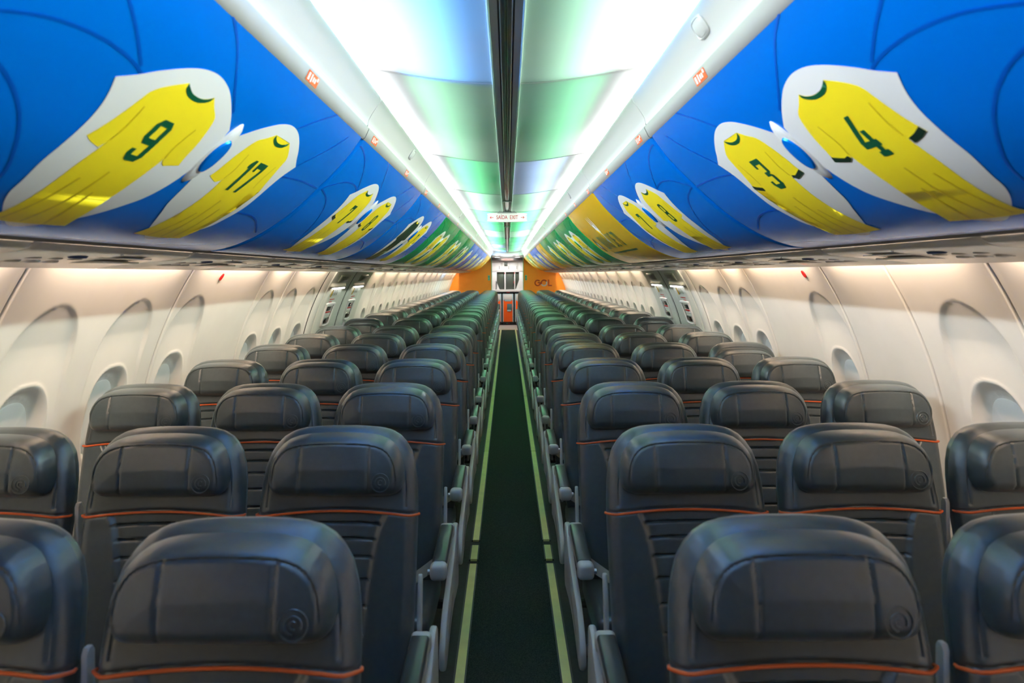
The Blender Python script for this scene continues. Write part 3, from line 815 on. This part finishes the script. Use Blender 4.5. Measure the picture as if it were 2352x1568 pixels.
# exit doors
dn = [0]
def exit_door(side, y0, y1, sname, which):
    dn[0] += 1; mp = wmap(side); mb = MB(); L = y1-y0
    ys = np.r_[y0, y0+.004, y0+.012, np.linspace(y0+.03, y1-.03, 40), y1-.012, y1-.004, y1]; zs = np.r_[np.linspace(.25, .80, 12), np.linspace(.83, 1.655, 90)]
    Y, Z = np.meshgrid(ys, zs); c = wall_depth(Y.ravel(), Z.ravel()*0+Z.ravel(), []).reshape(Y.shape)
    e = np.minimum(Y-y0, y1-Y); c = c+.010-.02*np.clip(1-e/.014, 0, 1)**2
    u = Y-y0
    # hooded shelf that carries the light bar, sculpted lower body and a dished window
    shelf = sst(.02, .10, u)*sst(.62, .54, u)
    c = c+.030*shelf*sst(1.515, 1.485, Z)*0+.028*shelf*np.exp(-((Z-1.497)/.014)**2)
    body = sst(.03, .10, u)*sst(.60, .50, u); c = c+.012*body*sst(1.48, 1.43, Z)*sst(.8, .95, Z)
    q = (np.abs((u-.30)/.12)**2.5+np.abs((Z-.96)/.17)**2.5)**(1/2.5); c = c-.03*sst(1., .8, q)
    vs = [mp(Y[j, i], Z[j, i], c[j, i]) for j in range(len(zs)) for i in range(len(ys))]
    mb.grid(vs, len(ys), len(zs), 'door', flip=side < 0)
    root = mb.build('door_%d' % dn[0], fix=False, auto=0); root['kind'] = 'structure'; root['label'] = 'overwing emergency exit, %s on the %s side' % (which, sname)
    rd = 1 if side < 0 else -1
    def bx(mb, yc, zc, c, d, m, r=.004): mb.box((y0+yc, zc, c), d, m, r)
    def dec(mb, yc, zc, w, h, c, m): mb.add([(y0+yc-w/2, zc-h/2, c), (y0+yc+w/2, zc-h/2, c), (y0+yc+w/2, zc+h/2, c), (y0+yc-w/2, zc+h/2, c)], [[0, 1, 2, 3]], m, False)
    mb = MB(); bx(mb, .42, 1.562, .008, (.36, .066, .016), 'exit_box', .006); sg = mb.build('exit_sign', root, map=mp)
    mb = MB(); bx(mb, .42, 1.562, .016, (.32, .05, .005), 'sign_lens', .002); mb.build('sign_lens', sg, map=mp)
    mb = MB()
    vs, fs = text_geo('SAÍDA EXIT', .045, .9); mb.add([(y0+.42+rd*v[0], 1.562+v[1], .0192) for v in vs], fs, 'exit_text', False); mb.build('sign_letters', sg, fix=False, map=mp, auto=0)
    mb = MB(); bx(mb, .32, 1.483, .024, (.40, .012, .026), 'barglow', .003); mb.build('light_bar', root, map=mp)
    mb = MB(); dec(mb, .26-rd*.10, 1.437, .035, .064, .028, 'yellowbin')
    for i in range(5):
        x = .26-rd*(.065-.036*i); dec(mb, x, 1.437+.01*(i % 2), .012, .034, .028, 'print_dark'); dec(mb, x+.010, 1.425, .008, .022, .028, 'print_dark')
    mb.build('instruction_placard', root, fix=False, map=mp, auto=0)
    mb = MB(); dec(mb, .27, 1.381, .17, .007, .027, 'red'); dec(mb, .24, 1.358, .10, .007, .027, 'red'); mb.build('red_lettering', root, fix=False, map=mp, auto=0)
    # handle in its recess
    mb = MB(); out = smooth_poly([(-.13, .10), (.13, .10), (.15, .07), (.13, -.08), (.09, -.11), (-.09, -.11), (-.13, -.08), (-.15, .07)], n=4)
    N = len(out); vs = []; fs = []
    for q, c in ((1.06, .012), (1.0, .032), (.88, .036), (.80, .026), (.74, .008), (.3, .006)):
        for p in out: vs.append((y0+.30+p[0]*q, 1.245+p[1]*q, c))
    for j in range(5):
        for i in range(N): fs.append([j*N+i, j*N+(i+1) % N, (j+1)*N+(i+1) % N, (j+1)*N+i])
    mb.add(vs, fs[:3*N], 'white'); mb.add(vs, fs[3*N:], 'darkmetal'); h = mb.build('door_handle', root, map=mp)
    mb = MB(); bx(mb, .30, 1.295, .020, (.16, .04, .02), 'chrome', .006); bx(mb, .30, 1.19, .024, (.16, .05, .026), 'chrome', .01); mb.build('pull_bar', h, map=mp)
    mb = MB(); bx(mb, .30, 1.262, .024, (.16, .010, .010), 'red', .003); bx(mb, .30, 1.240, .024, (.16, .012, .010), 'white', .003); mb.build('red_band', h, map=mp)
    mb = MB(); N = 20; vs = [(y0+.26+.055*math.cos(2*PI*i/N), 1.08+.045*math.sin(2*PI*i/N), .026) for i in range(N)]; mb.add(vs, [list(range(N))], 'pink', False); mb.build('round_placard', root, fix=False, map=mp, auto=0)
    return root
for side, sname in ((-1, 'left'), (1, 'right')):
    exit_door(side, 6.005, 6.80, sname, 'nearer'); exit_door(side, 6.85, 7.66, sname, 'farther')
    mb = MB(); mb.box((6.8325, .95, -.012), (.03, 1.5, .02), 'black'); mb2 = MB()
    zs = np.linspace(.2, 1.70, 30); vs = [wmap(side)(y, z, .001) for z in zs for y in (6.797, 6.853)]; mb2.grid(vs, 2, 30, 'black'); trim(mb2, fix=False)
for side, y in ((-1, 3.65), (1, 3.52)):
    mb = MB(); N = 16; vs = [(y+.016*math.cos(2*PI*i/N), 1.583+.018*math.sin(2*PI*i/N), .004) for i in range(N)]+[(y+.016*math.cos(2*PI*i/N), 1.583+.018*math.sin(2*PI*i/N), -.002) for i in range(N)]
    mb.add(vs, [list(range(N)), [N+i for i in range(N)][::-1]]+[[i, (i+1) % N, N+(i+1) % N, N+i] for i in range(N)], 'red', False)
    o = mb.build('red_marker', map=wmap(side)); tag(o, 'small red oval marker high on the %s sidewall' % ('left' if side < 0 else 'right'), 'marker')

# ------------------------------------------------------------------ exit sign over the aisle
root = empty('exit_sign', (0, 7.0, EYE+.62), 'white hanging SAÍDA EXIT sign with red letters over the aisle', 'sign')
mb = MB(); pl = chamfer_rect(-.195, -.0435, .195, .0435, .022); pl = smooth_poly(chamfer_rect(-.195, -.0435, .195, .0435, .026), n=4)
mb.prism([(p[0], p[1]-.052) for p in pl], 1, -.018, .018, 'sign_face'); mb.build('sign_panel', root)
mb = MB(); mb.prism([(-.10, -.012), (.10, -.012), (.075, .012), (-.075, .012)], 1, -.022, .022, 'rail'); mb.build('mount', root)
mb = MB(); vs, fs = text_geo('SAÍDA  EXIT', .056, .72); mb.add([(v[0], -.0195, v[1]-.054) for v in vs], fs, 'sign_text', False); mb.build('lettering', root, fix=False, auto=0)
for s in (-1, 1):
    mb = MB(); x = s*.155; z = -.054
    mb.box((x, -.0195, z), (.036, .002, .004), 'sign_text'); 
    for q in (-1, 1): mb.add([(x+s*.019, -.0196, z), (x+s*.005, -.0196, z+q*.013), (x+s*.002, -.0196, z+q*.010), (x+s*.012, -.0196, z)], [[0, 1, 2, 3]], 'sign_text', False)
    mb.build('arrow', root, fix=False, auto=0)

# ------------------------------------------------------------------ rear bulkhead and galley
def circ(z, R=WR): return R*math.cos(math.asin((z-WZ)/R))
for side, nm in ((-1, 'left'), (1, 'right')):
    zs = np.linspace(0, 2.30, 40); poly = [(side*.465, 0)]+[(side*circ(z, WR+.02), z) for z in zs]+[(side*.465, 2.30)]
    mb = MB(); mb.prism(poly, 1, YE, YE+.05, 'bulk'); o = st(mb, 'wall_rear')
    mb = MB(); mb.box((side*.462, YE+.02, 1.06), (.022, .10, 2.12), 'frame_green', .004); trim(mb)
    root = empty('bulkhead_placard', (side*.54, YE-.001, 1.48), 'teal placard on the orange rear bulkhead, %s of the doorway' % nm, 'placard')
    mb = MB(); mb.box((0, 0, .025), (.05, .008, .055), 'teal', .002); mb.box((0, 0, -.04), (.05, .008, .045), 'teal', .002); mb.box((0, .0015, 0), (.056, .004, .15), 'frame_green'); mb.build('placard_plate', root)
# company lettering on the right bulkhead
root = empty('wall_lettering', (1.045, YE-.006, 1.325), 'dark orange three-letter lettering with a grey ringed middle letter on the rear bulkhead', 'sign')
def arc_poly(r0, r1, a0, a1, n=24): return [(r1*math.cos(a0+(a1-a0)*i/n), r1*math.sin(a0+(a1-a0)*i/n)) for i in range(n+1)]+[(r0*math.cos(a1-(a1-a0)*i/n), r0*math.sin(a1-(a1-a0)*i/n)) for i in range(n+1)]
mb = MB()
def strip_arc(mb, cx, r0, r1, a0, a1, m, y=-.003, n=26):
    for i in range(n):
        a, b = a0+(a1-a0)*i/n, a0+(a1-a0)*(i+1)/n; q = lambda r, t: (cx+r*math.cos(t), r*math.sin(t))
        mb.prism([q(r0, a), q(r1, a), q(r1, b), q(r0, b)], 1, y, .006, m)
strip_arc(mb, -.165, .058, .095, .75, 2*PI-.15, 'logo'); mb.prism([(-.165, -.012), (-.07, -.012), (-.07, .022), (-.165, .022)], 1, -.003, .006, 'logo'); mb.build('letter_g', root)
mb = MB(); strip_arc(mb, .02, .060, .098, .5, 3.6, 'logo'); strip_arc(mb, .02, .060, .100, 3.6, 2*PI+.5, 'logo_grey', -.004); mb.build('letter_o', root)
mb = MB(); mb.prism([(.135, -.095), (.25, -.095), (.25, -.06), (.172, -.06), (.172, .095), (.135, .095)], 1, -.003, .006, 'logo'); mb.build('letter_l', root)
# end-of-ceiling valence
mb = MB(); vs = []
for z, dy in ((.73, 0), (.60, 0), (.56, -.02), (.535, -.03)):
    for i in range(21):
        x = -.62+1.24*i/20; vs.append((x, YE-.33+dy, EYE+z-(.035*(1-min(1, abs(x)/.25)**2) if z < .55 else 0)))
mb.grid(vs, 21, 4, 'white'); trim(mb, fix=False)
mb = MB(); mb.box((0, YE+.9, EYE+.56), (1.3, 2.4, .02), 'white'); st(mb, 'ceiling')
# galley
GY = 21.6
g = empty('galley_unit', (0, GY, 0), 'white aft galley unit with oven bays behind the doorway', 'galley')
def gp(name, boxes, parent=g, loc=None):
    mb = MB()
    for c, d, m, *r in boxes: mb.box(c, d, m, r[0] if r else .004)
    return mb.build(name, parent)
gp('upper_cabinet', [((0, .30, EYE+.62), (1.50, .6, .45), 'galley'), ((0, .30, EYE+.235), (1.50, .6, .30), 'galley')])
for x, w in ((-.36, .30), (-.055, .26), (.215, .22), (.46, .22)):
    d = gp('cabinet_door', [((x, -.006, EYE+.235), (w, .014, .27), 'galley', .006)])
    gp('door_latch', [((x+w*.36, -.016, EYE+.20), (.012, .008, .10), 'darkmetal', .002)], d)
gp('notice', [((-.045, -.016, EYE+.30), (.10, .004, .12), 'bay'), ((-.045, -.017, EYE+.20), (.12, .003, .06), 'sticker_white')])
gp('frame', [((0, .02, EYE+.075), (1.5, .04, .03), 'galley'), ((-.075, .02, EYE-.2), (.045, .04, .56), 'galley'), ((.225, .02, EYE-.2), (.035, .04, .56), 'galley'), ((-.53, .02, EYE-.2), (.40, .04, .56), 'galley'), ((.56, .02, EYE-.2), (.40, .04, .56), 'galley')])
mb = MB(); mb.prism([(-.36, EYE-.20), (-.24, EYE-.48), (-.36, EYE-.48)], 1, 0, .03, 'galley'); mb.prism([(.36, EYE-.18), (.36, EYE-.48), (.255, EYE-.48)], 1, 0, .03, 'galley'); mb.build('corner_panel', g)
for x, w in ((-.225, .27), (.08, .28), (.30, .13)):
    b = gp('oven_bay', [((x, .30, EYE-.20), (w, .4, .54), 'bay')])
gp('bay_latches', [((-.085, -.004, EYE+.02), (.02, .01, .05), 'red', .002), ((.215, -.004, EYE+.03), (.02, .01, .05), 'red', .002), ((.205, -.004, EYE-.26), (.016, .01, .08), 'red', .002), ((.19, -.004, EYE-.04), (.03, .01, .10), 'black', .002), ((.19, -.004, EYE-.34), (.03, .01, .10), 'black', .002)])
gp('counter', [((0, .26, EYE-.515), (1.5, .62, .07), 'galley', .006)])
mb = MB(); mb.box((0, GY+.55, .5), (1.5, .06, 1.0), 'black'); mb.box((-.175, GY+.25, .52), (.026, .5, .90), 'darkmetal'); mb.box((.20, GY+.25, .52), (.026, .5, .90), 'darkmetal'); mb.box((0, GY+.30, .015), (1.5, .5, .03), 'black'); trim(mb)
gp('red_lock', [((-.01, -.02, EYE-.54), (.03, .02, .09), 'red', .003), ((.045, -.02, EYE-.54), (.03, .02, .09), 'red', .003)])
def cart(x, w, label, full):
    r = empty('galley_cart', (x, GY-.02, .06), label, 'galley cart', 'galley carts under the counter')
    gp('cart_body', [((0, .22, .47), (w, .42, .90), 'cart_frame', .012)], r)
    gp('cart_front', [((0, .006, .38), (w*.84, .016, .66), 'cart', .004)], r)
    gp('top_vent', [((0, .005, .815), (w*.8, .02, .17), 'galley', .004), ((0, -.004, .70), (w*.6, .012, .03), 'cart_frame', .004)], r)
    gp('window_panel', [((w*.14, -.004, .50), (w*.46, .012, .21), 'glass', .004), ((w*.10, -.012, .395), (w*.34, .012, .05), 'cart_frame', .004)], r)
    gp('base_box', [((0, .2, -.0), (w*.98, .4, .10), 'black', .01), ((-.03, -.004, .0), (.03, .008, .012), 'teal'), ((.03, -.004, .0), (.03, .008, .012), 'red')], r)
cart(.012, .335, 'orange galley cart in the middle at the end of the aisle', True)
cart(-.36, .335, 'orange galley cart left of the middle one, half hidden by seats', False)
cart(.395, .335, 'orange galley cart right of the middle one, half hidden by seats', False)
for s, nm in ((-1, 'left'), (1, 'right')):
    r = empty('ceiling_lamp', (s*.30, 20.9, EYE+.51), 'round bright lamp over the galley entrance, %s one' % nm, 'lamp')
    mb = MB(); mb.disc((0, 0, 0), .075, 'lampglow', axis=2, h=.02); mb.build('lens', r); mb = MB()
    mb.tube([(.085*math.cos(2*PI*i/20), .085*math.sin(2*PI*i/20), .004) for i in range(21)], .012, 'rail', 6); mb.build('ring', r)
mb = MB(); mb.box((0, 21.3, EYE+.455), (1.2, .06, .10), 'darkmetal', .004); trim(mb)
r = empty('galley_exit_sign', (0, 21.26, EYE+.44), 'small dim SAÍDA EXIT sign above the galley', 'sign')
mb = MB(); mb.box((0, 0, 0), (.38, .02, .065), 'dim_sign', .004); mb.build('sign_panel', r)
mb = MB(); vs, fs = text_geo('SAÍDA EXIT', .05, .8); mb.add([(v[0], -.012, v[1]) for v in vs], fs, 'sign_text', False); mb.build('lettering', r, fix=False, auto=0)
mb = MB(); mb.box((-.80, 21.4, 1.1), (.04, 2.0, 2.4), 'galley'); mb.box((.80, 21.4, 1.1), (.04, 2.0, 2.4), 'galley'); st(mb, 'wall_galley')
# front bulkhead behind the camera
mb = MB(); mb.box((0, YB-.03, 1.15), (3.4, .05, 2.6), 'floor'); st(mb, 'wall_front')

# ------------------------------------------------------------------ lights
def area(name, loc, sx, sy, rot, col, power):
    l = bpy.data.lights.new(name, 'AREA'); l.shape = 'RECTANGLE'; l.size = sx; l.size_y = sy; l.color = col; l.energy = power
    o = bpy.data.objects.new(name, l); COL.objects.link(o); o.location = loc
    d = Vector(rot); o.rotation_euler = d.to_track_quat('-Z', 'Y').to_euler(); return o
BL = (.30, 1.12, 2.6); GR = (.10, 1., .34); GP = (.45, 1., .62); LB = (.40, .62, 1.)
COVE = {-1: [BL, BL, BL, (.2, .56, .3), GR, GP, GR, GR, GP, GR, GR, LB, GR, BL], 1: [BL, BL, GP, (.10, .50, .22), LB, GP, GR, GR, GP, GR, GR, GR, GR, GR]}
WPOW, UPOW, CPOW = 3.1, 3.4, 2.0
for side in (-1, 1):
    for k in range(1, 14):
        a = CY[0]+BPL*k; b = min(a+BPL, YE-.4)
        if b-a < .3: continue
        f = (b-a)/BPL
        l = area('cove_wash_light', (side*.545, (a+b)/2, EYE+.655), b-a-.02, .05, (-side, 0, -.36), ((.87, 1., .86) if side > 0 else (.88, .975, 1.)), WPOW*f*(1.7 if k > 10 else 1)); l.data.spread = math.radians(58)
        area('cove_upward_light', (side*.54, (a+b)/2, EYE+.628), b-a-.02, .03, (-side*.2, 0, 1), (1, .99, .97), UPOW*f)
        l = area('cove_colour_light', (side*.505, (a+b)/2, EYE+.612), b-a-.02, .03, (-side, 0, .13), COVE[side][k], CPOW*f*(2.3 if k > 5 else 1)); l.data.spread = math.radians(21)
    segs = [(p[0], p[1]) for p in (LP if side < 0 else RP)]+[(a, min(a+1.06, YE)) for a in FAR]
    if side > 0: segs = [s for s in segs if s not in ((2.15, 2.74), (2.74, 3.30))]+[(2.15, 3.30)]
    for a, b in segs:
        col = (1., .74, .52) if not (15.5 < (a+b)/2 < 16.5 and side < 0) else (.8, .9, 1.)
        area('sidewall_light', (side*1.402, (a+b)/2, EYE+.098), b-a-.20, .02, (side*.25, 0, -1), col, 4.0*(b-a))
    area('pillar_light', (side*1.402, 5.92, EYE+.098), .12, .025, (side*.35, 0, -1), (1., .82, .62), .8)
area('galley_light', (0, 20.95, EYE+.49), .5, .3, (0, .25, -1), (1, .97, .93), 7)

w = bpy.data.worlds.new('world'); S.world = w; w.use_nodes = True
w.node_tree.nodes['Background'].inputs['Color'].default_value = (.5, .55, .6, 1); w.node_tree.nodes['Background'].inputs['Strength'].default_value = .02

# ------------------------------------------------------------------ camera
cam = bpy.data.cameras.new('camera'); co = bpy.data.objects.new('camera', cam); COL.objects.link(co); S.camera = co
cam.sensor_width = 36; cam.lens = 1600/2352*36
cam.shift_x = (1176-1165.5)/2352; cam.shift_y = -(784-629)/2352
co.location = (0, 0, EYE); co.rotation_euler = (Matrix.Rotation(PI/2, 3, 'X') @ Matrix.Rotation(math.radians(-.3), 3, 'Z')).to_euler()
cam.clip_start = .05; cam.clip_end = 60
cam.dof.use_dof = True; cam.dof.focus_distance = 4.3; cam.dof.aperture_fstop = 4.5
S.view_settings.view_transform = 'Standard'; S.view_settings.look = 'None'; S.view_settings.gamma = 1; S.view_settings.use_curve_mapping = False
S.view_settings.exposure = 1.0
